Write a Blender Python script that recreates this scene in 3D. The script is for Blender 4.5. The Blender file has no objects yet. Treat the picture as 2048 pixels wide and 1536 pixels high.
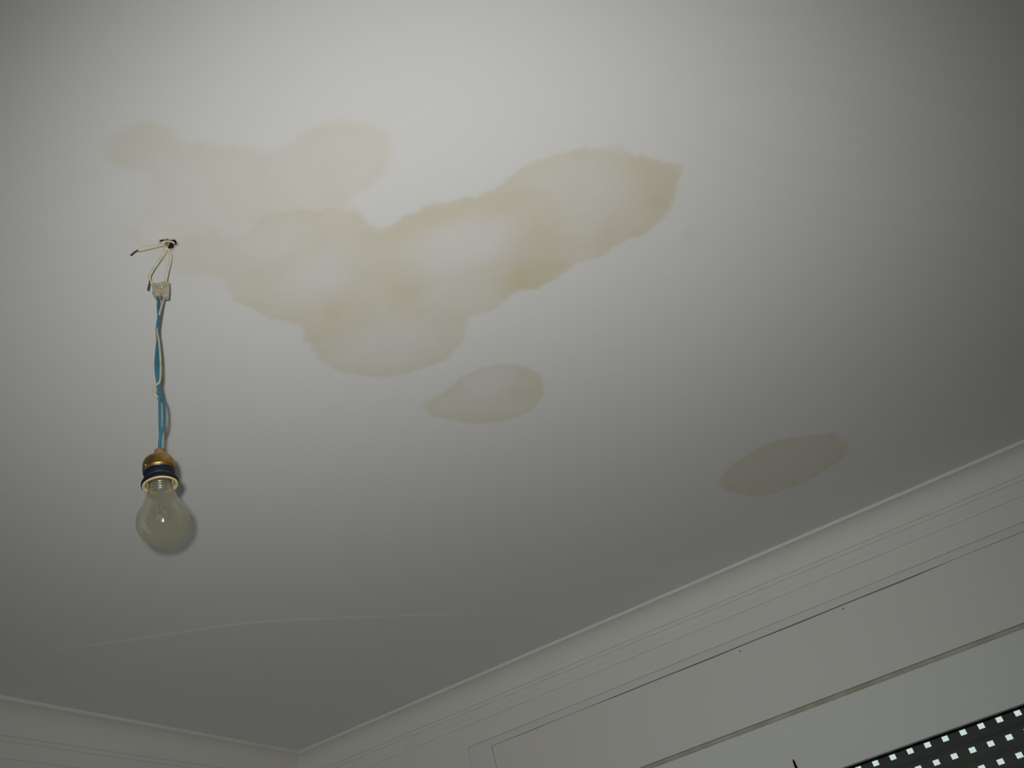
import bpy, bmesh, math
import numpy as np
from mathutils import Matrix, Vector

# ------------------------------------------------------------------ camera
SC = bpy.context.scene
COL = SC.collection
CAM_Z = 1.60                         # eye height
CEIL = 2.66                          # ceiling height
HC = CEIL - CAM_Z
F = 1750.0                           # focal length in pixels of a 2048 x 1536 frame
# columns: camera right, camera down, camera forward, in room axes
A = np.array([[0.8591, -0.4473, -0.2488],
              [0.4548, 0.4442, 0.7719],
              [-0.2348, -0.7763, 0.5851]])
cx, cy, cz = A[:, 0], -A[:, 1], -A[:, 2]
camd = bpy.data.cameras.new('camera')
camd.sensor_width = 36.0
camd.lens = F / 2048 * 36.0
camd.clip_start = 0.02
cam = bpy.data.objects.new('camera', camd)
COL.objects.link(cam)
M = Matrix(((cx[0], cy[0], cz[0], 0), (cx[1], cy[1], cz[1], 0), (cx[2], cy[2], cz[2], CAM_Z), (0, 0, 0, 1)))
cam.matrix_world = M
SC.camera = cam

# ------------------------------------------------------------------ world, flash, exposure
W = bpy.data.worlds.new('overcast_sky')
SC.world = W
W.use_nodes = True
bg = W.node_tree.nodes['Background']
bg.inputs[0].default_value = (0.56, 0.675, 0.66, 1)
bg.inputs[1].default_value = 1.0

# the compact camera's own flash tube, up and left of its lens
fl = bpy.data.lights.new('camera_flash', 'SPOT')
fl.energy = 62.0
fl.color = (1.0, 0.98, 0.95)
fl.spot_size = math.radians(95)
fl.spot_blend = 1.0
fl.shadow_soft_size = 0.007
flo = bpy.data.objects.new('camera_flash', fl)
COL.objects.link(flo)
flo.matrix_world = M @ Matrix.Translation((-0.023, 0.019, -0.012)) @ Matrix.Rotation(math.radians(-1.4), 4, 'Y') @ Matrix.Rotation(math.radians(-9.0), 4, 'X')

SC.view_settings.view_transform = 'Standard'
SC.view_settings.look = 'None'
SC.view_settings.gamma = 1.0
SC.view_settings.exposure = 0.0
SC.view_settings.use_curve_mapping = False

# ------------------------------------------------------------------ helpers
def ray(px, py):
    return A @ np.array([px - 1024.0, py - 768.0, F])

def ceil_pt(px, py):                  # point of the ceiling plane (x, y)
    d = ray(px, py)
    return (d * (HC / d[2]))[:2]

ORG = {}

def put(o, parent=None, origin=(0, 0, 0)):
    COL.objects.link(o)
    if parent is not None:
        o.parent = parent
        ORG[o.name] = ORG[parent.name]
    else:
        o.location = origin
        ORG[o.name] = tuple(origin)
    return o

def empty(name, loc):
    o = bpy.data.objects.new(name, None)
    o.empty_display_size = 0.05
    return put(o, None, loc)

def mk(name, verts, faces, mat, parent=None, smooth=False, origin=(0, 0, 0)):
    """one mesh object from room coordinates"""
    org = ORG[parent.name] if parent is not None else origin
    v = np.asarray(verts, float) - np.asarray(org, float)
    me = bpy.data.meshes.new(name)
    me.from_pydata([tuple(p) for p in v], [], faces)
    bm = bmesh.new(); bm.from_mesh(me)
    bmesh.ops.recalc_face_normals(bm, faces=bm.faces)
    bm.to_mesh(me); bm.free()
    me.materials.append(mat)
    if smooth:
        me.polygons.foreach_set('use_smooth', [True] * len(me.polygons))
    o = bpy.data.objects.new(name, me)
    return put(o, parent, origin)

class MB:
    def __init__(s): s.v = []; s.f = []
    def add(s, v, f):
        n = len(s.v); s.v += [tuple(p) for p in v]; s.f += [tuple(i + n for i in q) for q in f]; return s
    def box(s, x0, x1, y0, y1, z0, z1):
        v = [(x, y, z) for z in (z0, z1) for y in (y0, y1) for x in (x0, x1)]
        return s.add(v, [(0, 1, 3, 2), (4, 6, 7, 5), (0, 4, 5, 1), (2, 3, 7, 6), (0, 2, 6, 4), (1, 5, 7, 3)])
    def bbox(s, x0, x1, y0, y1, z0, z1, b):
        """box whose room-facing (low y) edges are chamfered by b"""
        fr = [(x0 + b, y0, z0 + b), (x1 - b, y0, z0 + b), (x1 - b, y0, z1 - b), (x0 + b, y0, z1 - b)]
        md = [(x0, y0 + b, z0), (x1, y0 + b, z0), (x1, y0 + b, z1), (x0, y0 + b, z1)]
        bk = [(x0, y1, z0), (x1, y1, z0), (x1, y1, z1), (x0, y1, z1)]
        q = [(0, 1, 2, 3), (8, 11, 10, 9)]
        for a in (0, 4):
            for i in range(4):
                j = (i + 1) % 4
                q.append((a + i, a + 4 + i, a + 4 + j, a + j))
        return s.add(fr + md + bk, q)
    def lathe(s, prof, c, seg=40, axis=None, closed=False):
        """prof: (r, z) pairs, turned about the vertical through c, or about `axis`"""
        ax = Vector(axis or (0, 0, 1)).normalized()
        q = Vector((0, 0, 1)).rotation_difference(ax)
        v = []; f = []
        for r, z in prof:
            for k in range(seg):
                t = 2 * math.pi * k / seg
                p = q @ Vector((r * math.cos(t), r * math.sin(t), z))
                v.append((c[0] + p.x, c[1] + p.y, c[2] + p.z))
        n = len(prof)
        for i in range(n if closed else n - 1):
            for k in range(seg):
                a, b = i * seg + k, i * seg + (k + 1) % seg
                i2 = (i + 1) % n
                f.append((a, b, i2 * seg + (k + 1) % seg, i2 * seg + k))
        if not closed:
            if prof[0][0] > 1e-6 and False: f.append(tuple(range(seg)))
        return s.add(v, f)
    def tube(s, pts, r, seg=10, sub=6, cap=True):
        P = catmull(pts, sub)
        n = len(P)
        rr = r if hasattr(r, '__len__') else [r] * n
        if hasattr(r, '__len__'):
            rr = np.interp(np.linspace(0, 1, n), np.linspace(0, 1, len(r)), r)
        T = np.gradient(P, axis=0); T /= np.linalg.norm(T, axis=1)[:, None] + 1e-12
        u = np.cross(T[0], (0.31, 0.87, 0.12)); u /= np.linalg.norm(u)
        v = []; f = []
        for i in range(n):
            u = u - T[i] * (u @ T[i]); u /= np.linalg.norm(u); w = np.cross(T[i], u)
            for k in range(seg):
                t = 2 * math.pi * k / seg
                v.append(P[i] + rr[i] * (math.cos(t) * u + math.sin(t) * w))
        for i in range(n - 1):
            for k in range(seg):
                a, b = i * seg + k, i * seg + (k + 1) % seg
                f.append((a, b, b + seg, a + seg))
        if cap:
            f.append(tuple(range(seg))[::-1]); f.append(tuple(range((n - 1) * seg, n * seg)))
        return s.add(v, f)
    def build(s, name, mat, parent=None, smooth=False, origin=(0, 0, 0)):
        return mk(name, s.v, s.f, mat, parent, smooth, origin)

def catmull(pts, sub, closed=False):
    p = np.asarray(pts, float); n = len(p); out = []
    rng = range(n) if closed else range(n - 1)
    for i in rng:
        if closed:
            a, b, c, d = p[(i - 1) % n], p[i], p[(i + 1) % n], p[(i + 2) % n]
        else:
            a, b, c, d = p[max(i - 1, 0)], p[i], p[i + 1], p[min(i + 2, n - 1)]
        for k in range(sub):
            t = k / sub
            out.append(0.5 * (2 * b + (c - a) * t + (2 * a - 5 * b + 4 * c - d) * t * t + (3 * b - a - 3 * c + d) * t ** 3))
    if not closed: out.append(p[-1])
    return np.array(out)

def struct(o):
    o['kind'] = 'structure'; return o

# ------------------------------------------------------------------ materials
def mat(name, rgb, rough=0.6, metal=0.0, noise=None, bump=0.0, bscale=60.0, spec=0.5):
    """principled surface; noise = (scale, other colour, amount)"""
    m = bpy.data.materials.new(name); m.use_nodes = True
    nt = m.node_tree; b = nt.nodes['Principled BSDF']
    b.inputs['Base Color'].default_value = (*rgb, 1)
    b.inputs['Roughness'].default_value = rough
    b.inputs['Metallic'].default_value = metal
    b.inputs['Specular IOR Level'].default_value = spec
    tc = nt.nodes.new('ShaderNodeTexCoord')
    if noise:
        n = nt.nodes.new('ShaderNodeTexNoise'); n.inputs['Scale'].default_value = noise[0]
        n.inputs['Detail'].default_value = 4
        nt.links.new(tc.outputs['Object'], n.inputs['Vector'])
        r = nt.nodes.new('ShaderNodeMapRange'); r.inputs[1].default_value = 0.35; r.inputs[2].default_value = 0.7
        r.inputs[3].default_value = 0; r.inputs[4].default_value = noise[2]
        nt.links.new(n.outputs['Fac'], r.inputs[0])
        x = nt.nodes.new('ShaderNodeMix'); x.data_type = 'RGBA'
        x.inputs[6].default_value = (*rgb, 1); x.inputs[7].default_value = (*noise[1], 1)
        nt.links.new(r.outputs[0], x.inputs[0]); nt.links.new(x.outputs[2], b.inputs['Base Color'])
    if bump:
        n = nt.nodes.new('ShaderNodeTexNoise'); n.inputs['Scale'].default_value = bscale; n.inputs['Detail'].default_value = 3
        nt.links.new(tc.outputs['Object'], n.inputs['Vector'])
        bp = nt.nodes.new('ShaderNodeBump'); bp.inputs['Strength'].default_value = bump; bp.inputs['Distance'].default_value = 0.002
        nt.links.new(n.outputs['Fac'], bp.inputs['Height']); nt.links.new(bp.outputs['Normal'], b.inputs['Normal'])
    return m

PAINT = (0.80, 0.79, 0.765)
m_wall = mat('white_wall_paint', PAINT, 0.75, noise=(2.5, (0.77, 0.77, 0.75), 0.6), bump=0.08, bscale=30, spec=0.2)
m_trim = mat('white_cornice_paint', (0.81, 0.80, 0.775), 0.7, noise=(6, (0.77, 0.77, 0.75), 0.5), spec=0.25)
m_board = mat('painted_board', (0.76, 0.745, 0.72), 0.6, noise=(4, (0.76, 0.75, 0.735), 0.6), spec=0.3)
m_head = mat('painted_head_board', (0.755, 0.775, 0.76), 0.55, noise=(4, (0.73, 0.75, 0.735), 0.6), spec=0.3)
m_bead = mat('grimy_bead', (0.50, 0.48, 0.40), 0.7, noise=(14, (0.66, 0.645, 0.59), 0.9))
m_void = mat('dark_void', (0.012, 0.011, 0.010), 0.9, spec=0.1)
m_seam = mat('dusty_joint', (0.20, 0.19, 0.175), 0.9, noise=(3.3, (0.03, 0.03, 0.03), 1.0), spec=0.1)
m_slat = mat('dark_shutter_slat', (0.105, 0.118, 0.108), 0.7, noise=(12, (0.085, 0.098, 0.088), 0.7), spec=0.2)
m_black = mat('flat_black', (0.006, 0.006, 0.006), 0.9, spec=0.05)
m_floor = mat('floor_tiles', (0.42, 0.36, 0.30), 0.45, noise=(3, (0.36, 0.30, 0.25), 0.8))
m_cream = mat('cream_wire_insulation', (0.66, 0.63, 0.50), 0.5, noise=(90, (0.48, 0.44, 0.26), 0.7))
m_flex = mat('dull_cream_flex', (0.42, 0.41, 0.31), 0.5, noise=(70, (0.30, 0.30, 0.23), 0.9))
m_blue = mat('blue_wire_insulation', (0.03, 0.145, 0.225), 0.45, noise=(120, (0.025, 0.11, 0.15), 0.8))
m_copper = mat('oxidised_conductor', (0.10, 0.085, 0.07), 0.5, 0.6)
m_block = mat('beige_terminal_plastic', (0.34, 0.285, 0.21), 0.5, noise=(150, (0.42, 0.38, 0.29), 0.8), spec=0.4)
m_screw = mat('steel_screw', (0.55, 0.54, 0.50), 0.35, 1.0)
m_brass = mat('aged_brass', (0.42, 0.29, 0.085), 0.40, 1.0, noise=(110, (0.30, 0.15, 0.05), 0.9), bump=0.15, bscale=200)
m_rust = mat('reddish_fibre_bush', (0.20, 0.065, 0.03), 0.6, noise=(300, (0.25, 0.18, 0.10), 0.6))
m_tan = mat('tan_nipple', (0.22, 0.17, 0.09), 0.6)
m_tape = mat('blue_tape', (0.002, 0.007, 0.030), 0.5, noise=(130, (0.002, 0.014, 0.030), 0.9), spec=0.2)
m_shell = mat('grimy_socket_shell', (0.035, 0.045, 0.035), 0.5)
m_ring = mat('black_socket_ring', (0.006, 0.005, 0.005), 0.6, spec=0.2)
m_porc = mat('cream_porcelain', (0.47, 0.40, 0.24), 0.4, noise=(120, (0.36, 0.28, 0.14), 0.8))
m_base = mat('bulb_screw_base', (0.45, 0.44, 0.42), 0.3, 1.0)
m_fil = mat('filament_wire', (0.42, 0.40, 0.36), 0.4, 1.0)
m_nail = mat('old_nail', (0.16, 0.15, 0.14), 0.7)

def glass_mat(name, tint, dust, gl=0.06):
    """a thin blown shell: light passes straight, a little is mirrored, a film of dust scatters some"""
    m = bpy.data.materials.new(name); m.use_nodes = True
    nt = m.node_tree; nt.nodes.clear()
    N = nt.nodes.new; L = nt.links.new
    out = N('ShaderNodeOutputMaterial')
    tr = N('ShaderNodeBsdfTransparent'); tr.inputs[0].default_value = (*tint, 1)
    d0 = N('ShaderNodeBsdfDiffuse'); d0.inputs[0].default_value = (0.62, 0.61, 0.46, 1)
    t0 = N('ShaderNodeBsdfTranslucent'); t0.inputs[0].default_value = (0.62, 0.61, 0.46, 1)
    df = N('ShaderNodeMixShader'); df.inputs[0].default_value = 0.5; L(d0.outputs[0], df.inputs[1]); L(t0.outputs[0], df.inputs[2])
    gs = N('ShaderNodeBsdfGlossy'); gs.inputs[0].default_value = (1, 1, 1, 1); gs.inputs['Roughness'].default_value = gl
    lw = N('ShaderNodeLayerWeight'); lw.inputs[0].default_value = 0.5
    mr = N('ShaderNodeMapRange'); mr.inputs[3].default_value = dust; mr.inputs[4].default_value = min(dust * 2.4, 0.8)
    L(lw.outputs['Facing'], mr.inputs[0])
    m1 = N('ShaderNodeMixShader'); L(mr.outputs[0], m1.inputs[0]); L(tr.outputs[0], m1.inputs[1]); L(df.outputs[0], m1.inputs[2])
    pw = N('ShaderNodeMath'); pw.operation = 'POWER'; pw.inputs[1].default_value = 4.0; L(lw.outputs['Facing'], pw.inputs[0])
    fr = N('ShaderNodeMath'); fr.operation = 'MULTIPLY_ADD'; fr.inputs[1].default_value = 0.6; fr.inputs[2].default_value = 0.04; L(pw.outputs[0], fr.inputs[0])
    m2 = N('ShaderNodeMixShader'); L(fr.outputs[0], m2.inputs[0]); L(m1.outputs[0], m2.inputs[1]); L(gs.outputs[0], m2.inputs[2])
    L(m2.outputs[0], out.inputs[0])
    return m
m_glass = glass_mat('dusty_bulb_glass', (0.79, 0.79, 0.745), 0.115)
m_stem = glass_mat('stem_glass', (0.80, 0.80, 0.74), 0.14)

def ceiling_mat():
    m = bpy.data.materials.new('ceiling_paint_with_water_stains'); m.use_nodes = True
    nt = m.node_tree; N = nt.nodes.new; L = nt.links.new
    b = nt.nodes['Principled BSDF']; b.inputs['Roughness'].default_value = 0.8; b.inputs['Specular IOR Level'].default_value = 0.15
    tc = N('ShaderNodeTexCoord')
    n1 = N('ShaderNodeTexNoise'); n1.inputs['Scale'].default_value = 1.6; n1.inputs['Detail'].default_value = 5
    L(tc.outputs['Object'], n1.inputs['Vector'])
    base = N('ShaderNodeMix'); base.data_type = 'RGBA'
    base.inputs[6].default_value = (0.800, 0.795, 0.785, 1); base.inputs[7].default_value = (0.770, 0.772, 0.765, 1)
    L(n1.outputs['Fac'], base.inputs[0])
    at = N('ShaderNodeAttribute'); at.attribute_name = 'water_stain'
    n2 = N('ShaderNodeTexNoise'); n2.inputs['Scale'].default_value = 22; n2.inputs['Detail'].default_value = 5
    L(tc.outputs['Object'], n2.inputs['Vector'])
    mr = N('ShaderNodeMapRange'); mr.inputs[1].default_value = 0.3; mr.inputs[2].default_value = 0.7
    mr.inputs[3].default_value = 0.85; mr.inputs[4].default_value = 1.15
    L(n2.outputs['Fac'], mr.inputs[0])
    mu = N('ShaderNodeMath'); mu.operation = 'MULTIPLY'; L(at.outputs['Fac'], mu.inputs[0]); L(mr.outputs[0], mu.inputs[1])
    cr = N('ShaderNodeValToRGB'); e = cr.color_ramp.elements
    e[0].position = 0.0; e[0].color = (1, 1, 1, 1)
    e[1].position = 1.0; e[1].color = (0.865, 0.79, 0.59, 1)
    k = e.new(0.45); k.color = (0.935, 0.905, 0.81, 1)
    L(mu.outputs[0], cr.inputs[0])
    mx = N('ShaderNodeMix'); mx.data_type = 'RGBA'; mx.blend_type = 'MULTIPLY'; mx.inputs[0].default_value = 1.0
    L(base.outputs[2], mx.inputs[6]); L(cr.outputs[0], mx.inputs[7])
    L(mx.outputs[2], b.inputs['Base Color'])
    n3 = N('ShaderNodeTexNoise'); n3.inputs['Scale'].default_value = 9; n3.inputs['Detail'].default_value = 3
    L(tc.outputs['Object'], n3.inputs['Vector'])
    bp = N('ShaderNodeBump'); bp.inputs['Strength'].default_value = 0.10; bp.inputs['Distance'].default_value = 0.004
    L(n3.outputs['Fac'], bp.inputs['Height']); L(bp.outputs['Normal'], b.inputs['Normal'])
    return m
m_ceil = ceiling_mat()

# ------------------------------------------------------------------ room shell
XL, XR, YB, YW = -2.245, 2.70, -2.10, 2.92      # wall faces: left, right, behind the camera, window wall
T = 0.20
fb = MB().box(XL - T, XR + T, YB - T, YW + T, -0.12, 0.0)
struct(fb.build('floor', m_floor))
# unseen doorway (left wall) and window (behind the camera), added for fill daylight
def wall_with_opening(name, side, a0, a1, z0, z1):
    mb = MB()
    if side == 'left':
        bx = lambda u0, u1, w0, w1: mb.box(XL - T, XL, u0, u1, w0, w1); lo, hi = YB - T, YW + T
    else:
        bx = lambda u0, u1, w0, w1: mb.box(u0, u1, YB - T, YB, w0, w1); lo, hi = XL, XR
    bx(lo, a0, 0, CEIL); bx(a1, hi, 0, CEIL); bx(a0, a1, z1, CEIL)
    if z0 > 0: bx(a0, a1, 0, z0)
    return struct(mb.build(name, m_wall))
DR = (-1.75, 0.0, 0.0, 2.20)
struct(MB().box(XR, XR + T, YB - T, YW + T, 0, CEIL).build('wall_right', m_wall))
WB = (0.1, 1.3, 0.95, 2.15)
wall_with_opening('wall_left', 'left', *DR)
wall_with_opening('wall_back', 'back', *WB)
def opening_frame(name, side, a0, a1, z0, z1, label):
    root = struct(empty(name, (XL - 0.1, (a0 + a1) / 2, z0) if side == 'left' else ((a0 + a1) / 2, YB - 0.1, z0)))
    root['label'] = label
    w = 0.05
    for u0, u1, w0, w1 in ((a0, a0 + w, z0, z1), (a1 - w, a1, z0, z1), (a0 + w, a1 - w, z1 - w, z1), ((a0 + a1) / 2 - w / 2, (a0 + a1) / 2 + w / 2, z0, z1 - w)):
        if side == 'left': mb = MB().box(XL - 0.13, XL - 0.07, u0, u1, w0, w1)
        else: mb = MB().box(u0, u1, YB - 0.13, YB - 0.07, w0, w1)
        mb.build('frame_bar', m_trim, root)
opening_frame('added_door_1', 'left', *DR, 'added white framed doorway, unseen, lets fill daylight in by the left wall')
opening_frame('added_window_3', 'back', *WB, 'added white framed window, unseen, lets fill daylight in by the back wall')
# window wall: the joinery round the roller shutter fills one large opening
OX0, OX1, OZ0, OZ1 = -1.495, 1.75, 0.0, CEIL - 0.2016
wf = MB()
wf.box(XL, OX0, YW, YW + T, 0, CEIL)
wf.box(OX1, XR, YW, YW + T, 0, CEIL)
wf.box(OX0, OX1, YW, YW + T, OZ1, CEIL)
struct(wf.build('wall_front', m_wall))

# ---- cornice, mitred in the corners
PROF = [(0.085, 0.0), (0.085, -0.0095)]
PROF += [(0.083 - 0.062 * math.sin(t), -0.0105 - 0.066 * (1 - math.cos(t))) for t in np.linspace(0, math.pi / 2, 15)]
PROF += [(0.0160, -0.0772), (0.0160, -0.0895), (0.0118, -0.0902), (0.0118, -0.0975), (0.0108, -0.104), (0.0084, -0.111),
         (0.0056, -0.117), (0.0042, -0.123), (0.0040, -0.1298), (0.0, -0.1308)]
def cornice(name, side):
    v = []
    for d, z in PROF:
        if side == 'front': a, b = (XL + d, YW - d), (XR - d, YW - d)
        if side == 'left': a, b = (XL + d, YB + d), (XL + d, YW - d)
        if side == 'right': a, b = (XR - d, YB + d), (XR - d, YW - d)
        if side == 'back': a, b = (XL + d, YB + d), (XR - d, YB + d)
        v += [(*a, CEIL + z), (*b, CEIL + z)]
    n = len(PROF)
    # close the section against wall and ceiling
    if side == 'front': a, b = (XL, YW), (XR, YW)
    if side == 'left': a, b = (XL, YB), (XL, YW)
    if side == 'right': a, b = (XR, YB), (XR, YW)
    if side == 'back': a, b = (XL, YB), (XR, YB)
    v += [(*a, CEIL), (*b, CEIL)]
    f = [(2 * i, 2 * i + 1, 2 * (i + 1) % (2 * n + 2) + 1, 2 * (i + 1) % (2 * n + 2)) for i in range(n + 1)]
    f += [tuple(range(0, 2 * n + 2, 2)), tuple(range(1, 2 * n + 2, 2))[::-1]]
    return struct(mk(name, v, f, m_trim))
for nm, sd in (('trim_1', 'front'), ('trim_2', 'left'), ('trim_3', 'right'), ('trim_4', 'back')):
    cornice(nm, sd)

# ------------------------------------------------------------------ ceiling with its water stains
rs = np.random.RandomState(4)
def vnoise(x, y, scale, seed, octaves=3):
    out = np.zeros_like(x); amp = 1.0; tot = 0
    for o in range(octaves):
        g = np.random.RandomState(seed + o * 17).rand(256, 256)
        u, v = x * scale + 37.1 * o, y * scale + 11.7 * o
        i, j = np.floor(u).astype(int), np.floor(v).astype(int)
        a, b = u - i, v - j
        a, b = a * a * (3 - 2 * a), b * b * (3 - 2 * b)
        i0, i1, j0, j1 = i % 256, (i + 1) % 256, j % 256, (j + 1) % 256
        out += amp * ((g[i0, j0] * (1 - a) + g[i1, j0] * a) * (1 - b) + (g[i0, j1] * (1 - a) + g[i1, j1] * a) * b)
        tot += amp; amp *= 0.5; scale *= 2.03
    return out / tot * 2 - 1

def sdist(poly, x, y):
    """signed distance (m), positive inside"""
    P = np.asarray(poly); Q = np.roll(P, -1, 0)
    d2 = np.full(x.shape, 1e9); ins = np.zeros(x.shape, bool)
    for (ax, ay), (bx_, by_) in zip(P, Q):
        ex, ey = bx_ - ax, by_ - ay
        t = np.clip(((x - ax) * ex + (y - ay) * ey) / (ex * ex + ey * ey + 1e-18), 0, 1)
        d2 = np.minimum(d2, (x - ax - t * ex) ** 2 + (y - ay - t * ey) ** 2)
        c = ((ay > y) != (by_ > y)) & (x < (bx_ - ax) * (y - ay) / (by_ - ay + 1e-18) + ax)
        ins ^= c
    return np.where(ins, 1, -1) * np.sqrt(d2)

def sstep(a, b, x):
    t = np.clip((x - a) / (b - a), 0, 1); return t * t * (3 - 2 * t)

def outline(pix, sub=4):
    return catmull([ceil_pt(*p) for p in pix], sub, True)

S_MAIN = [(338, 520), (352, 545), (400, 553), (440, 562), (465, 598), (500, 618), (532, 637), (575, 645), (603, 652), (614, 684),
          (632, 708), (642, 728), (690, 746), (732, 756), (780, 756), (830, 745), (888, 722), (918, 695), (932, 668), (936, 645),
          (962, 630), (1000, 617), (1030, 588), (1075, 577), (1108, 562), (1140, 538), (1172, 524), (1205, 512), (1250, 482),
          (1296, 466), (1332, 436), (1345, 400), (1352, 372), (1363, 350), (1362, 333), (1330, 322), (1290, 312), (1255, 300),
          (1215, 293), (1160, 297), (1095, 312), (1045, 334), (1005, 362), (972, 386), (910, 398), (850, 412), (800, 436),
          (764, 460), (725, 425), (690, 415), (620, 416), (560, 420), (510, 440), (480, 470), (440, 475), (390, 478), (350, 497)]
S_UP = [(214, 305), (222, 275), (250, 252), (295, 243), (338, 256), (362, 280), (420, 284), (470, 286), (520, 296), (556, 294),
        (585, 268), (625, 244), (670, 234), (720, 235), (765, 250), (786, 280), (787, 318), (768, 355), (738, 382), (700, 405),
        (720, 440), (640, 500), (540, 540), (420, 556), (350, 540), (300, 510), (262, 486), (248, 470), (252, 458), (275, 440),
        (288, 400), (285, 358), (255, 340), (230, 326)]
S_LOBE = [(214, 305), (222, 275), (250, 252), (295, 243), (338, 256), (365, 285), (350, 315), (310, 335), (265, 342), (230, 326)]
S_LOBE2 = [(390, 284), (430, 287), (520, 297), (556, 294), (585, 268), (625, 244), (670, 234), (720, 235), (765, 250), (786, 280), (787, 318),
           (768, 355), (738, 382), (705, 400), (700, 425), (620, 440), (520, 460), (440, 440), (390, 340)]
S_MID = [(844, 806), (861, 798), (898, 776), (926, 752), (967, 735), (1015, 727), (1056, 735), (1080, 748), (1091, 779), (1080, 802),
         (1059, 824), (1015, 841), (967, 848), (915, 844), (881, 838), (857, 828)]
S_RIGHT = [(1438, 972), (1441, 957), (1458, 934), (1484, 918), (1510, 898), (1547, 883), (1584, 874), (1630, 868), (1669, 866),
           (1688, 879), (1698, 896), (1688, 914), (1658, 935), (1630, 953), (1593, 971), (1556, 985), (1510, 994), (1473, 987), (1452, 979)]
S_TINY = [(1362, 476), (1372, 455), (1390, 445), (1398, 462), (1390, 482), (1372, 490)]

def blob(x, y, pc, pa, pb, soft=1.0):
    """smooth elliptical bump on the ceiling: pixel centre and the pixel ends of its half axes"""
    c, a, b = ceil_pt(*pc), ceil_pt(*pa), ceil_pt(*pb)
    Minv = np.linalg.inv(np.array([a - c, b - c]).T)
    u = Minv[0, 0] * (x - c[0]) + Minv[0, 1] * (y - c[1]); v = Minv[1, 0] * (x - c[0]) + Minv[1, 1] * (y - c[1])
    r = np.sqrt(u * u + v * v) + 0.16 * vnoise(x, y, 14, 91)
    return 1 - sstep(1 - 0.5 * soft, 1 + 0.5 * soft, r)

def stain_density(x, y):
    wob = 0.006 * vnoise(x, y, 24, 5, 3) + 0.0045 * vnoise(x, y, 75, 15, 2)
    jag = 0.0040 * vnoise(x, y, 50, 25, 2) + 0.0035 * vnoise(x, y, 120, 35, 1)
    s = np.zeros_like(x)
    # pale upper stain
    d = sdist(outline(S_UP), x, y) + wob
    s = np.maximum(s, sstep(-0.007, 0.012, d) * (0.24 + 0.10 * vnoise(x, y, 6, 44)))
    d = sdist(outline(S_LOBE), x, y) + wob
    s = np.maximum(s, sstep(-0.007, 0.010, d) * 0.29)
    d = sdist(outline(S_LOBE2), x, y) + wob
    s = np.maximum(s, sstep(-0.006, 0.016, d) * (0.28 + 0.05 * np.exp(-np.maximum(d, 0) / 0.02)))
    s += 0.16 * blob(x, y, (420, 515), (510, 515), (420, 565), 1.4)
    s += 0.10 * blob(x, y, (262, 466), (280, 466), (262, 486), 1.4)
    # main stain
    d = sdist(outline(S_MAIN), x, y) + 0.8 * wob + jag
    ins = sstep(-0.006, 0.009, d)
    tide = np.exp(-np.maximum(d - 0.004, 0) / 0.045)
    m = 0.40 + 0.16 * tide + 0.10 * vnoise(x, y, 9, 61)
    for pc, pa, pb, w in (((915, 490), (1030, 455), (935, 540), 0.34), ((1190, 395), (1290, 372), (1200, 450), 0.20),
                          ((548, 482), (620, 462), (555, 520), 0.30), ((640, 552), (730, 520), (650, 600), 0.28),
                          ((930, 590), (1010, 572), (945, 625), 0.14), ((780, 690), (880, 662), (790, 730), 0.20),
                          ((1120, 340), (1190, 325), (1130, 370), 0.10)):
        m -= 0.62 * w * blob(x, y, pc, pa, pb, 0.9)
    for pc, pa, pb, w in (((1085, 500), (1150, 470), (1095, 570), 0.28), ((1310, 350), (1360, 340), (1305, 410), 0.30),
                          ((820, 590), (860, 575), (830, 630), 0.22), ((1050, 555), (1110, 540), (1050, 590), 0.22),
                          ((960, 415), (1060, 390), (965, 445), 0.16), ((820, 445), (880, 430), (830, 480), 0.14),
                          ((1270, 440), (1340, 400), (1280, 480), 0.16), ((660, 640), (740, 620), (670, 690), 0.10),
                          ((500, 570), (560, 590), (480, 600), 0.10), ((750, 530), (820, 500), (760, 590), 0.10)):
        m += w * blob(x, y, pc, pa, pb, 1.5)
    m = np.clip(m, 0.20, 1)
    # the stain pales away towards the lamp
    c0, c1 = ceil_pt(380, 520), ceil_pt(620, 540)
    t = ((x - c0[0]) * (c1[0] - c0[0]) + (y - c0[1]) * (c1[1] - c0[1])) / ((c1 - c0) @ (c1 - c0))
    m = m * (0.62 + 0.38 * sstep(0, 1, t))
    s = np.maximum(s, ins * m)
    # three separate patches
    d = sdist(outline(S_MID), x, y) + 0.6 * wob
    s = np.maximum(s, sstep(-0.004, 0.008, d) * (0.34 + 0.16 * np.exp(-np.maximum(d - 0.004, 0) / 0.02)
                                                + 0.22 * blob(x, y, (1050, 765), (1085, 755), (1055, 800), 1.5)
                                                - 0.12 * blob(x, y, (985, 765), (1040, 750), (990, 790), 1.2)))
    d = sdist(outline(S_RIGHT), x, y) + 0.9 * wob
    s = np.maximum(s, sstep(-0.008, 0.012, d) * (0.40 + 0.18 * np.exp(-np.maximum(d - 0.006, 0) / 0.03)))
    d = sdist(outline(S_TINY), x, y) + 1.2 * wob
    s = np.maximum(s, sstep(-0.010, 0.016, d) * 0.13)
    return np.clip(s, 0, 1)

HOLE = ceil_pt(337, 488)
def hole_r(ang):
    return 0.0118 + 0.0016 * np.sin(3 * ang + 0.6) + 0.0010 * np.sin(7 * ang + 1.9)

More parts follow.
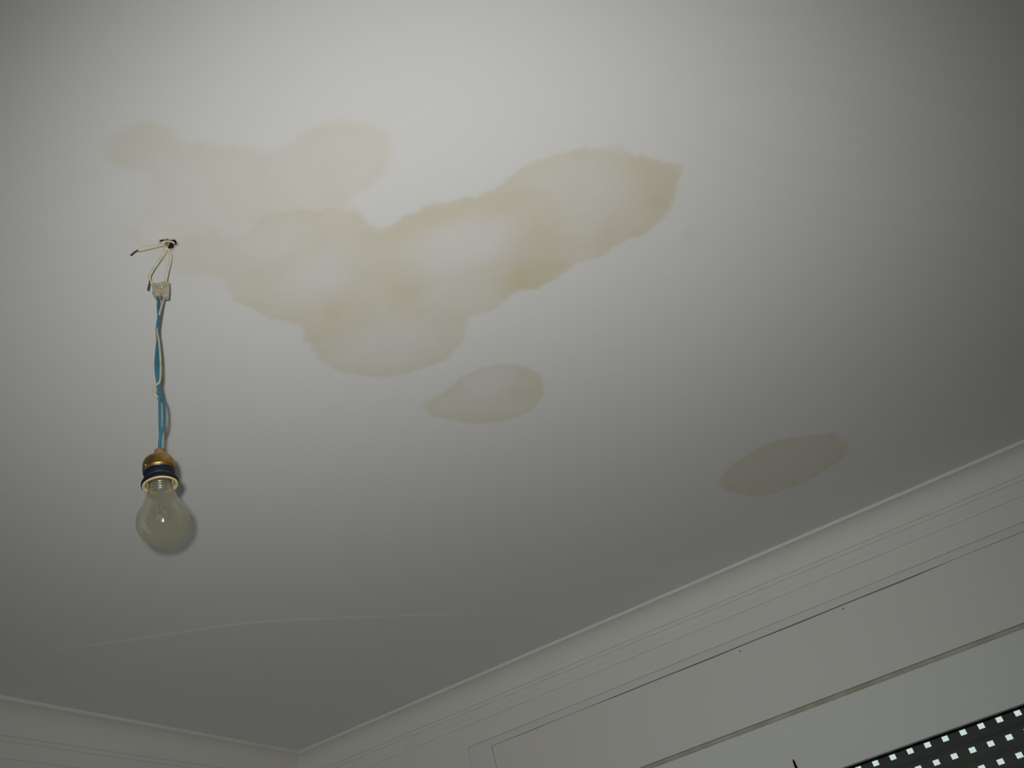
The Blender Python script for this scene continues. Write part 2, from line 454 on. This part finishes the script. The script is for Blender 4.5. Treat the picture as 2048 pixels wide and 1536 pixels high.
def build_ceiling():
    fx0, fx1, fy0, fy1, st = -0.86, 0.20, 0.42, 2.56, 0.0034
    xs = np.r_[np.linspace(XL - T, fx0, 8)[:-1], np.arange(fx0, fx1, st), np.linspace(fx1, XR + T, 12)]
    ys = np.r_[np.linspace(YB - T, fy0, 10)[:-1], np.arange(fy0, fy1, st), np.linspace(fy1, YW + T, 4)]
    X, Y = np.meshgrid(xs, ys, indexing='ij')
    nx, ny = X.shape
    s = np.zeros(X.shape)
    sub = (X >= fx0 - 1e-9) & (X <= fx1 + 1e-9) & (Y >= fy0 - 1e-9) & (Y <= fy1 + 1e-9)
    s[sub] = stain_density(X[sub], Y[sub])
    # open the ragged hole the wires come out of: ring vertices are pulled onto its edge
    dx, dy = X - HOLE[0], Y - HOLE[1]
    rr, aa = np.hypot(dx, dy), np.arctan2(dy, dx)
    hr = hole_r(aa)
    inside = rr < hr
    idx = np.arange(nx * ny).reshape(nx, ny)
    q = np.stack([idx[:-1, :-1], idx[:-1, 1:], idx[1:, 1:], idx[1:, :-1]], -1).reshape(-1, 4)
    insf = inside.reshape(-1)[q]
    keep = insf.sum(1) < 2
    edge = np.zeros(nx * ny, bool); edge[q[~keep].reshape(-1)] = True
    kept = np.zeros(nx * ny, bool); kept[q[keep].reshape(-1)] = True
    bd = (edge & kept).reshape(nx, ny)
    k = np.where(bd, hr / np.maximum(rr, 1e-6), 1.0)
    X = np.where(bd, HOLE[0] + dx * k, X); Y = np.where(bd, HOLE[1] + dy * k, Y)
    q = q[keep]
    used = np.zeros(nx * ny, bool); used[q.reshape(-1)] = True
    remap = np.cumsum(used) - 1
    q = remap[q]
    co = np.stack([X.reshape(-1), Y.reshape(-1), np.full(nx * ny, CEIL)], 1)[used]
    sv = s.reshape(-1)[used]
    me = bpy.data.meshes.new('ceiling')
    me.vertices.add(len(co)); me.vertices.foreach_set('co', co.astype(np.float32).reshape(-1))
    me.loops.add(q.size); me.loops.foreach_set('vertex_index', q.reshape(-1).astype(np.int32))
    me.polygons.add(len(q)); me.polygons.foreach_set('loop_start', np.arange(0, q.size, 4, dtype=np.int32))
    me.update(calc_edges=True); me.validate()
    at = me.attributes.new('water_stain', 'FLOAT', 'POINT')
    at.data.foreach_set('value', sv.astype(np.float32))
    me.materials.append(m_ceil)
    o = bpy.data.objects.new('ceiling', me)
    return struct(put(o))
ceiling = build_ceiling()

# cavity above the hole: ragged plaster edge and a dark hollow
cb = MB()
seg = 40
ring = lambda k, z: [(HOLE[0] + k * hole_r(2 * math.pi * i / seg) * math.cos(2 * math.pi * i / seg),
                      HOLE[1] + k * hole_r(2 * math.pi * i / seg) * math.sin(2 * math.pi * i / seg), CEIL + z) for i in range(seg)]
v = ring(1.14, -0.0003) + ring(1.0, -0.0010) + ring(0.97, 0.0025)
cb.add(v, [(a * seg + i, a * seg + (i + 1) % seg, (a + 1) * seg + (i + 1) % seg, (a + 1) * seg + i) for a in range(2) for i in range(seg)])
m_plaster = mat('raw_plaster', (0.66, 0.63, 0.58), 0.9, noise=(200, (0.45, 0.38, 0.30), 0.9))
cb.build('plaster_rim', m_plaster, ceiling)
cv = MB()
v = ring(0.97, 0.0025) + ring(1.25, 0.008) + ring(1.25, 0.07) + [(HOLE[0], HOLE[1], CEIL + 0.07)]
f = [(a * seg + i, a * seg + (i + 1) % seg, (a + 1) * seg + (i + 1) % seg, (a + 1) * seg + i) for a in range(2) for i in range(seg)]
f += [(2 * seg + i, 2 * seg + (i + 1) % seg, 3 * seg) for i in range(seg)]
cv.add(v, f)
m_cav = mat('brown_cavity', (0.03, 0.02, 0.015), 0.95, noise=(150, (0.008, 0.006, 0.006), 1.0))
cv.build('hole_cavity', m_cav, ceiling)

# a faint plaster seam that arcs across the far end of the ceiling
def seam():
    P = catmull([ceil_pt(*p) for p in [(40, 1304), (180, 1290), (330, 1268), (470, 1248), (560, 1240), (700, 1234), (850, 1229),
                                       (1000, 1227), (1100, 1229), (1180, 1240)]], 10)
    n = len(P); tg = np.gradient(P, axis=0); tg /= np.linalg.norm(tg, axis=1)[:, None]
    nr = np.stack([-tg[:, 1], tg[:, 0]], 1)
    if nr[n // 2, 1] < 0: nr = -nr
    v = []; f = []
    fade = np.minimum(1, np.minimum(np.arange(n), np.arange(n)[::-1]) / 12.0)
    for i in range(n):
        hgt = 0.00055 * fade[i]
        for off, z in ((-0.004, 0.0002), (-0.001, -hgt), (0.016, -hgt * 0.6), (0.07, 0.0002)):
            p = P[i] + nr[i] * off
            v.append((p[0], p[1], CEIL + z))
    for i in range(n - 1):
        for k in range(3):
            a = i * 4 + k; f.append((a, a + 1, a + 5, a + 4))
    mk('plaster_seam', v, f, m_ceil, ceiling, True)
seam()

# ------------------------------------------------------------------ window: shutter box, boards and the roller shutter
win = struct(empty('window_1', (0.0, YW + 0.05, 1.0)))
win['label'] = 'white boarded shutter box above a dark perforated roller shutter'
zc = lambda d: CEIL + d
Z_E, Z_F, Z_F2, Z_G = zc(-0.2272), zc(-0.4655), zc(-0.4785), zc(-0.6595)
GAP = 0.0016
# backing behind the joints
MB().box(OX0, OX1, YW + 0.030, YW + 0.045, Z_G + 0.002, OZ1).build('backing', m_seam, win)
# casing: side board and top board
MB().bbox(OX0 + 0.0006, -1.4036, YW + 0.002, YW + 0.030, 0.0, OZ1 - 0.0006, 0.0005).build('casing_board', m_board, win)
MB().bbox(-1.4036, OX1, YW + 0.002, YW + 0.030, Z_E + 0.0005, OZ1 - 0.0006, 0.0004).build('casing_board', m_board, win)
# the cover of the shutter box: a slightly warped board, so its joint opens and closes along its length
def warped_panel():
    xs = np.linspace(-1.4015, OX1 - 0.002, 60)
    gap = 0.0011 - 0.0007 * sstep(0.15, 0.35, xs) + 0.0022 * sstep(-1.05, -0.75, xs) * (1 - sstep(0.10, 0.30, xs)) + 0.0006 * np.sin(xs * 19)
    v = []; f = []
    y0, y1 = YW + 0.003, YW + 0.028
    for x, g in zip(xs, gap):
        v += [(x, y0, Z_F + 0.001), (x, y0, Z_E - g), (x, y1, Z_E - g), (x, y1, Z_F + 0.001)]
    for i in range(len(xs) - 1):
        for k in range(4):
            a, b = i * 4 + k, i * 4 + (k + 1) % 4
            f.append((a, b, b + 4, a + 4))
    f += [(0, 1, 2, 3), tuple(4 * (len(xs) - 1) + k for k in (3, 2, 1, 0))]
    mk('box_cover', v, f, m_board, win)
warped_panel()
# bead below the cover
bd = MB()
sec = [(0.004, 0.0), (0.0015, -0.003), (0.0045, -0.006), (0.002, -0.0095), (0.006, -0.0125)]
v = []
for d, z in sec:
    v += [(-1.4015, YW + d + 0.003, Z_F + z), (OX1 - 0.002, YW + d + 0.003, Z_F + z)]
v += [(-1.4015, YW + 0.028, Z_F - 0.0125), (OX1 - 0.002, YW + 0.028, Z_F - 0.0125), (-1.4015, YW + 0.028, Z_F), (OX1 - 0.002, YW + 0.028, Z_F)]
n = len(sec) + 2
bd.add(v, [(2 * i, 2 * i + 1, 2 * ((i + 1) % n) + 1, 2 * ((i + 1) % n)) for i in range(n)] + [tuple(range(0, 2 * n, 2)), tuple(range(1, 2 * n, 2))[::-1]])
bd.build('bead', m_bead, win)
# board below the bead and the plain side infill
SX0, SX1 = -0.440, 1.45
MB().bbox(-1.4015, OX1 - 0.002, YW + 0.003, YW + 0.030, Z_G, Z_F2 - 0.0005, 0.0012).build('head_board', m_head, win)
MB().bbox(-1.4015, SX0, YW + 0.003, YW + 0.030, 0.0, Z_G, 0.0006).build('side_board', m_head, win)
MB().bbox(SX1, OX1 - 0.002, YW + 0.003, YW + 0.030, 0.0, Z_G, 0.0006).build('side_board', m_head, win)
MB().bbox(SX0, SX1, YW + 0.003, YW + 0.20, 0.0, 0.95, 0.004).build('window_sill_wall', m_wall, win)
# reveal of the opening: black strip standing in for the slot's shade above, jambs at the sides
MB().box(SX0, SX1, YW + 0.031, YW + 0.088, Z_G + 0.001, Z_G + 0.012).build('slot_shade', m_black, win)
MB().box(SX0, SX1, YW + 0.122, YW + 0.20, Z_G + 0.062, OZ1).build('lintel', m_void, win)
for x0, x1 in ((SX0 - 0.05, SX0 - 0.001), (SX1 + 0.001, SX1 + 0.05)):
    MB().box(x0, x1, YW + 0.031, YW + 0.20, 0.95, Z_G).build('guide_rail', m_black, win)
# black strap hanging beside the opening, its upper end tapering into the board
sx, st = -0.4345, CAM_Z + 0.4665
v = []
for z, w, d in ((st, 0.0006, 0.001), (st - 0.008, 0.0028, 0.004), (st - 0.03, 0.0036, 0.005), (0.95, 0.0036, 0.005)):
    v += [(sx - w, YW + 0.0035, z), (sx - w, YW + 0.003 - d, z), (sx + w, YW + 0.003 - d, z), (sx + w, YW + 0.0035, z)]
f = [(i * 4 + k, i * 4 + (k + 1) % 4, i * 4 + 4 + (k + 1) % 4, i * 4 + 4 + k) for i in range(3) for k in range(4)] + [(0, 1, 2, 3), (15, 14, 13, 12)]
mk('shutter_strap', v, f, m_black, win)['label'] = 'black pull strap'
# two small nail marks in the cover
for px, py in ((1686, 1217), (1480, 1302)):
    d = ray(px, py); p = d * (YW / d[1])
    MB().lathe([(0.0, 0.0022), (0.0022, 0.0014), (0.0026, 0.0), (0.0026, -0.004)], (p[0], YW + 0.003, CAM_Z + p[2]), 10, (0, -1, 0)).build('nail', m_nail, win)

# roller shutter: each slat carries one row of light slots
SHY = YW + 0.10
PITCH, HP, HW, HH = 0.0503, 0.0530, 0.0088, 0.0072
sh = struct(empty('window_2', (0.5, SHY, 0.95)))
sh['label'] = 'dark grey roller shutter curtain with rows of small daylight slots'
def slat_mesh():
    z_prof = [(-PITCH / 2 + 0.001, 0.004), (-0.016, 0.0005), (-HH, -0.0008), (HH, -0.0008), (0.016, 0.0005), (PITCH / 2 - 0.001, 0.004)]
    xs = [SX0 + 0.004]
    k0 = math.ceil((SX0 + 0.03 - 0.147) / HP); k1 = math.floor((SX1 - 0.03 - 0.147) / HP)
    cells = [False]
    xs = [SX0 - 0.0005]
    kind = []
    for k in range(k0, k1 + 1):
        c = 0.147 + k * HP
        xs += [c - HW, c + HW]; kind += ['s', 'h']
    xs.append(SX1 + 0.0005); kind.append('s')
    th = 0.0025
    nz = len(z_prof); v = []; f = []
    for lay in (0, 1):
        for x in xs:
            for z, y in z_prof: v.append((x, y + lay * th, z))
    off = len(xs) * nz
    ix = lambda i, j, l: l * off + i * nz + j
    hole = lambda i, j: kind[i] == 'h' and j == 2
    ni, nj = len(xs) - 1, nz - 1
    for i in range(ni):
        for j in range(nj):
            if hole(i, j):
                f += [(ix(i, j, 0), ix(i, j, 1), ix(i + 1, j, 1), ix(i + 1, j, 0)), (ix(i, j + 1, 0), ix(i + 1, j + 1, 0), ix(i + 1, j + 1, 1), ix(i, j + 1, 1)),
                      (ix(i, j, 0), ix(i, j + 1, 0), ix(i, j + 1, 1), ix(i, j, 1)), (ix(i + 1, j, 0), ix(i + 1, j, 1), ix(i + 1, j + 1, 1), ix(i + 1, j + 1, 0))]
            else:
                f += [(ix(i, j, 0), ix(i + 1, j, 0), ix(i + 1, j + 1, 0), ix(i, j + 1, 0)), (ix(i, j, 1), ix(i, j + 1, 1), ix(i + 1, j + 1, 1), ix(i + 1, j, 1))]
    for i in range(ni):
        f += [(ix(i, 0, 0), ix(i, 0, 1), ix(i + 1, 0, 1), ix(i + 1, 0, 0)), (ix(i, nj, 0), ix(i + 1, nj, 0), ix(i + 1, nj, 1), ix(i, nj, 1))]
    for j in range(nj):
        f += [(ix(0, j, 0), ix(0, j + 1, 0), ix(0, j + 1, 1), ix(0, j, 1)), (ix(ni, j, 0), ix(ni, j, 1), ix(ni, j + 1, 1), ix(ni, j + 1, 0))]
    me = bpy.data.meshes.new('slat'); me.from_pydata(v, [], f); me.materials.append(m_slat)
    bm = bmesh.new(); bm.from_mesh(me); bmesh.ops.recalc_face_normals(bm, faces=bm.faces); bm.to_mesh(me); bm.free()
    return me
SL = slat_mesh()
zrow = CAM_Z + 0.3955
nrow = -1
while zrow - nrow * PITCH > 0.97:
    o = bpy.data.objects.new('slat', SL); COL.objects.link(o); o.parent = sh
    o.location = (-0.5 - 0.0028 * nrow * 0, 0, zrow - nrow * PITCH - 0.95)
    if nrow < 40:
        # hooked lip that locks a slat into its neighbour and closes the joint
        lip = MB().box(SX0, SX1, SHY + 0.0045, SHY + 0.0085, zrow - nrow * PITCH + PITCH / 2 - 0.004, zrow - nrow * PITCH + PITCH / 2 + 0.004)
        lo = lip.build('lip', m_slat, sh)
        lo.parent = o; lo.location = (0.5, 0, -(zrow - nrow * PITCH - 0.95))
    nrow += 1

# ------------------------------------------------------------------ the bare hanging bulb
BC = np.array([-0.6877, 0.6862, CAM_Z + 0.5792])      # centre of the bulb's globe
HB = np.array([HOLE[0], HOLE[1], CEIL])
lamp = empty('pendant_lamp', tuple(HB))
lamp['label'] = 'bare clear light bulb in an old brass socket hanging by twisted wires from the ceiling'
lamp['category'] = 'light'
# vertical working plane through the lamp, square to the view
hd = np.array([BC[0], BC[1]]); hd /= np.linalg.norm(hd)
def lp(px, py, off=0.0):
    """point on the wires: off = metres in front of (-) or behind (+) the lamp's plane"""
    d = ray(px, py)
    t0 = 0.0
    # plane leans from the bulb to the hole
    for _ in range(6):
        z = CAM_Z + d[2] * t0 if t0 else BC[2]
        s = np.clip((z - BC[2]) / (CEIL - BC[2]), 0, 1)
        c = BC[:2] * (1 - s) + HB[:2] * s
        t0 = (c @ hd + off) / (d[:2] @ hd)
    p = d * t0; return (p[0], p[1], CAM_Z + p[2])

R1 = 0.0021
def wire(name, pts, r, m, parent=lamp):
    return MB().tube([lp(*p) for p in pts], r, 10, 6).build(name, m, parent, True)
top = lambda x, y, dz: (HB[0] + x, HB[1] + y, HB[2] + dz)
# supply wires out of the hole
w = MB().tube([top(-0.007, -0.002, 0.05), top(-0.0065, 0.0005, 0.012)] + [lp(*p) for p in [(329, 494), (331, 502), (327, 510), (314, 528), (304, 543), (299, 553), (300, 562), (306, 570), (311, 577)]], R1, 10, 6)
w.build('supply_wire', m_cream, lamp, True)
w = MB().tube([top(-0.004, 0.005, 0.05), top(-0.0045, 0.005, 0.012)] + [lp(*p) for p in [(333, 495), (339, 503), (341.5, 515), (337.5, 535), (333.5, 551), (331.5, 564), (331, 577)]], R1, 10, 6)
w.build('supply_wire', m_cream, lamp, True)
# bare end sticking out below the left clamp
wire('conductor_tail', [(300, 562, -0.001), (298, 570, -0.002), (295.5, 580, -0.003)], 0.0011, m_copper)
# third wire, bent aside and left unconnected
e = MB().tube([top(-0.004, -0.002, 0.05), top(-0.004, -0.002, 0.010)] + [lp(*p) for p in [(326, 489, -0.004), (318, 491, -0.006), (305, 494, -0.007), (290, 497.5, -0.007), (276, 501, -0.008)]], [0.0026, 0.0026, 0.0027, 0.0030, 0.0030, 0.0030, 0.0024], 12, 6)
ew = e.build('spare_wire', m_cream, lamp, True); ew['label'] = 'cream spare wire bent aside with a bare tip'
wire('bare_tip', [(277, 500.5, -0.008), (271, 503, -0.008), (266, 507, -0.009), (261.5, 510.5, -0.009)], 0.0012, m_copper, ew)
# white loop of sheath across the hole
MB().tube([lp(*p) for p in [(322, 486, -0.004), (328, 483.5, -0.006), (337, 482.5, -0.006), (345, 484, -0.006), (349, 488, -0.004)]], 0.0014, 8, 5).build('sheath_loop', m_cream, lamp, True)

# two-pole terminal block
vx = np.array([hd[1], -hd[0], 0.0]); vy = np.array([hd[0], hd[1], 0.0])     # right and away, as seen from the camera
def obox(mb, c, hw, hdp, z0, z1, ch=0.0012):
    """upright block with chamfered corners about the point c"""
    ring = [(-hw + ch, -hdp), (hw - ch, -hdp), (hw, -hdp + ch), (hw, hdp - ch), (hw - ch, hdp), (-hw + ch, hdp), (-hw, hdp - ch), (-hw, -hdp + ch)]
    v = []
    for z, k in ((z0, 0.86), (z0 + ch, 1), (z1 - ch, 1), (z1, 0.86)):
        v += [tuple(np.array(c) + vx * a * k + vy * b * k + np.array([0, 0, z])) for a, b in ring]
    f = [tuple(range(8))[::-1], tuple(range(24, 32))]
    f += [(l * 8 + i, l * 8 + (i + 1) % 8, l * 8 + 8 + (i + 1) % 8, l * 8 + 8 + i) for l in range(3) for i in range(8)]
    mb.add(v, f)
tb = empty('terminal_block', tuple(HB)) if False else None
tcl, tcr = np.array(lp(314, 582)), np.array(lp(330.5, 582))
blk = MB(); obox(blk, (tcl + tcr) / 2, 0.0038, 0.0036, -0.0070, 0.0056)
blk = blk.build('terminal_block', m_block, lamp)
for c, up_, dn in ((tcl, 0.0118, 0.0118), (tcr, 0.0140, 0.0142)):
    b = MB(); obox(b, c, 0.0061, 0.0052, -0.0046, up_); obox(b, c + vx * 0.0006, 0.0047, 0.0042, -dn, -0.0045)
    p = b.build('pole', m_block, blk)
    s = MB(); cc = c - vy * 0.0052
    s.lathe([(0.0, 0.0016), (0.0019, 0.0014), (0.0021, 0.0008), (0.0021, -0.002)], tuple(cc + np.array([0, 0, 0.004])), 12, tuple(-vy))
    s.build('clamp_screw', m_screw, blk)
MB().tube([lp(*p) for p in [(321, 566, -0.007), (323, 571, -0.0075), (324, 576, -0.007)]], 0.0010, 8, 4).build('moulding_clip', m_cream, blk, True)

# twisted flex: two blue conductors and a cream one
RB = 0.00165
wire('blue_wire', [(315, 590, 0), (316, 600, 0), (316, 616, -0.001), (317, 634, -0.002), (315, 648, -0.003), (313.5, 662, 0.002), (315, 680, 0.003), (313, 702, -0.001),
                   (311.5, 722, -0.003), (312, 742, -0.003), (314.5, 762, -0.001), (317, 780, 0.001), (319, 800, 0), (319.4, 825, 0), (320, 857, -0.001), (320.5, 872, -0.001), (319, 890, 0), (319, 904, 0)], RB, m_blue)
wire('blue_wire', [(326, 592, 0.003), (325, 606, 0.003), (321, 626, 0.001), (318.5, 640, 0.001), (316, 656, 0.001), (316, 670, 0.005), (317, 690, 0.004), (317, 712, 0.001),
                   (315.5, 735, 0.0), (317, 756, 0.002), (319, 775, 0.003), (323, 795, 0.002), (328, 808, 0), (330, 831, 0), (327.5, 854, 0), (323, 866, 0.002), (321, 880, 0.003), (321, 904, 0.002)], RB, m_blue)
wire('cream_wire', [(329, 592, -0.002), (327, 600, -0.003), (324, 610, -0.003), (319, 627, -0.003), (317.5, 640, 0.004), (315, 652, 0.003), (314, 664, -0.002), (317.5, 680, -0.003),
                    (319.5, 700, -0.003), (321, 722, -0.002), (321, 745, -0.001), (319, 764, -0.002), (311, 771, -0.003), (307.5, 779, -0.003), (309, 787, -0.002),
                    (314, 793, 0.0), (318.5, 799, 0.003), (320.5, 820, 0.004), (321.5, 850, 0.004), (320, 875, 0.004), (320, 904, 0.003)], 0.0015, m_flex)

# lamp holder: bottom rim 50 mm above the globe's centre; holder and bulb lean a little to the left
C = tuple(BC)
LEAN = np.array([0.0, 0.0, 1.0]) - 0.060 * vx
LEAN /= np.linalg.norm(LEAN)
mm = lambda L: [(r / 1000.0, z / 1000.0) for r, z in L]
def turn(prof, name, m, parent, seg=44):
    return MB().lathe(mm(prof), C, seg, tuple(LEAN)).build(name, m, parent, True)
hold = turn([(16.4, 52), (17.2, 53), (17.4, 66), (16.5, 74), (12, 76)], 'lamp_socket', m_shell, lamp)
turn([(6, 91.6), (10, 91.2), (13.6, 90.2), (16.4, 88.0), (18.2, 84.6), (18.9, 80.5), (19.2, 73.5), (18.9, 71.4), (18.0, 70.8), (17.2, 71.2), (17.0, 75)], 'brass_cap', m_brass, hold)
turn([(18.4, 70.9), (19.0, 70.0), (18.4, 69.1), (17.4, 69.3)], 'cap_bead', m_brass, hold)
turn([(17.4, 69.6), (18.0, 69.2), (18.1, 65), (17.9, 61.2), (17.5, 60.6)], 'blue_tape', m_tape, hold)['label'] = 'dark blue tape'
turn([(17.4, 59.2), (18.9, 58.6), (20.4, 57.0), (21.5, 55.0), (21.9, 53.2), (21.8, 51.2), (21.0, 50.3), (19.0, 53)], 'black_ring', m_ring, hold)
turn([(21.2, 51.8), (20.9, 49.9), (19.9, 49.2), (18.2, 49.3), (17.0, 50.2), (16.4, 52.4), (16.2, 62), (13.8, 68)], 'porcelain_ring', m_porc, hold)['label'] = 'cream porcelain ring'
CN = tuple(BC + 0.0022 * vx)
MB().lathe(mm([(9.0, 88.6), (8.2, 91.5), (7.4, 93.0), (7.2, 97.0), (6.4, 98.0), (3.0, 98.0)]), CN, 28, tuple(LEAN)).build('nipple', m_tan, hold, True)
MB().lathe(mm([(5.6, 97.4), (6.2, 98.4), (6.0, 102.2), (5.0, 103.2), (1.0, 103.2)]), CN, 24, tuple(LEAN)).build('cord_bush', m_rust, hold, True)
d = -0.80 * vx - 0.60 * vy
MB().lathe([(0.0, 0.0012), (0.0010, 0.0010), (0.0013, 0.0003), (0.0013, -0.002)], tuple(BC + d * 0.0188 + LEAN * 0.0735), 12, tuple(d)).build('set_screw', m_screw, hold, True)

# bulb
gp = [(30 * math.cos(t), 30 * math.sin(t)) for t in np.radians(np.linspace(-90, 36, 30))]
gp[0] = (0.01, -30)
neck = catmull([gp[-2], gp[-1], (21.6, 23.6), (18.6, 31), (16.3, 38.5), (14.6, 45), (13.6, 50.5), (13.2, 54)], 5)[5:]
gl = turn(gp + [tuple(p) for p in neck[1:]], 'bulb', m_glass, lamp, 56)
gl['label'] = 'clear dusty glass bulb'
bp_ = [(13.4, 50.0)]
for k in range(5):
    z = 52.5 + k * 3.4
    bp_ += [(13.3, z - 0.9), (12.3, z + 0.8), (13.3, z + 2.5)]
bp_ += [(12.0, 70), (6, 73.5), (0.01, 74)]
turn(bp_, 'screw_base', m_base, gl)
turn([(0.01, 12), (1.6, 12.6), (2.0, 14), (1.5, 16), (1.5, 22), (3.0, 26), (4.4, 32), (5.0, 40), (7.5, 47), (12.6, 50)], 'glass_stem', m_stem, gl, 24)
B3 = lambda a, z, b=0.0: tuple(BC + vx * (a / 1000) + vy * (b / 1000) + LEAN * (z / 1000))
fp = []
for k in range(9):
    t = math.radians(20 + k * 40)
    fp.append(B3(9.5 * math.cos(t), (6.5 if k % 2 else 3.5), 9.5 * math.sin(t)))
MB().tube(fp, 0.00018, 6, 5).build('filament', m_fil, gl, True)
for k in (0, 2, 4, 6, 8):
    t = math.radians(20 + k * 40)
    MB().tube([B3(1.2 * math.cos(t), 14, 1.2 * math.sin(t)), B3(5 * math.cos(t), 11, 5 * math.sin(t)), B3(9.5 * math.cos(t), 3.4, 9.5 * math.sin(t))], 0.00022, 6, 5).build('support_wire', m_fil, gl, True)
for s_ in (-1, 1):
    MB().tube([B3(2.2 * s_, 30), B3(2.6 * s_, 22), B3(3.4 * s_, 14)], 0.0003, 6, 4).build('lead_wire', m_fil, gl, True)
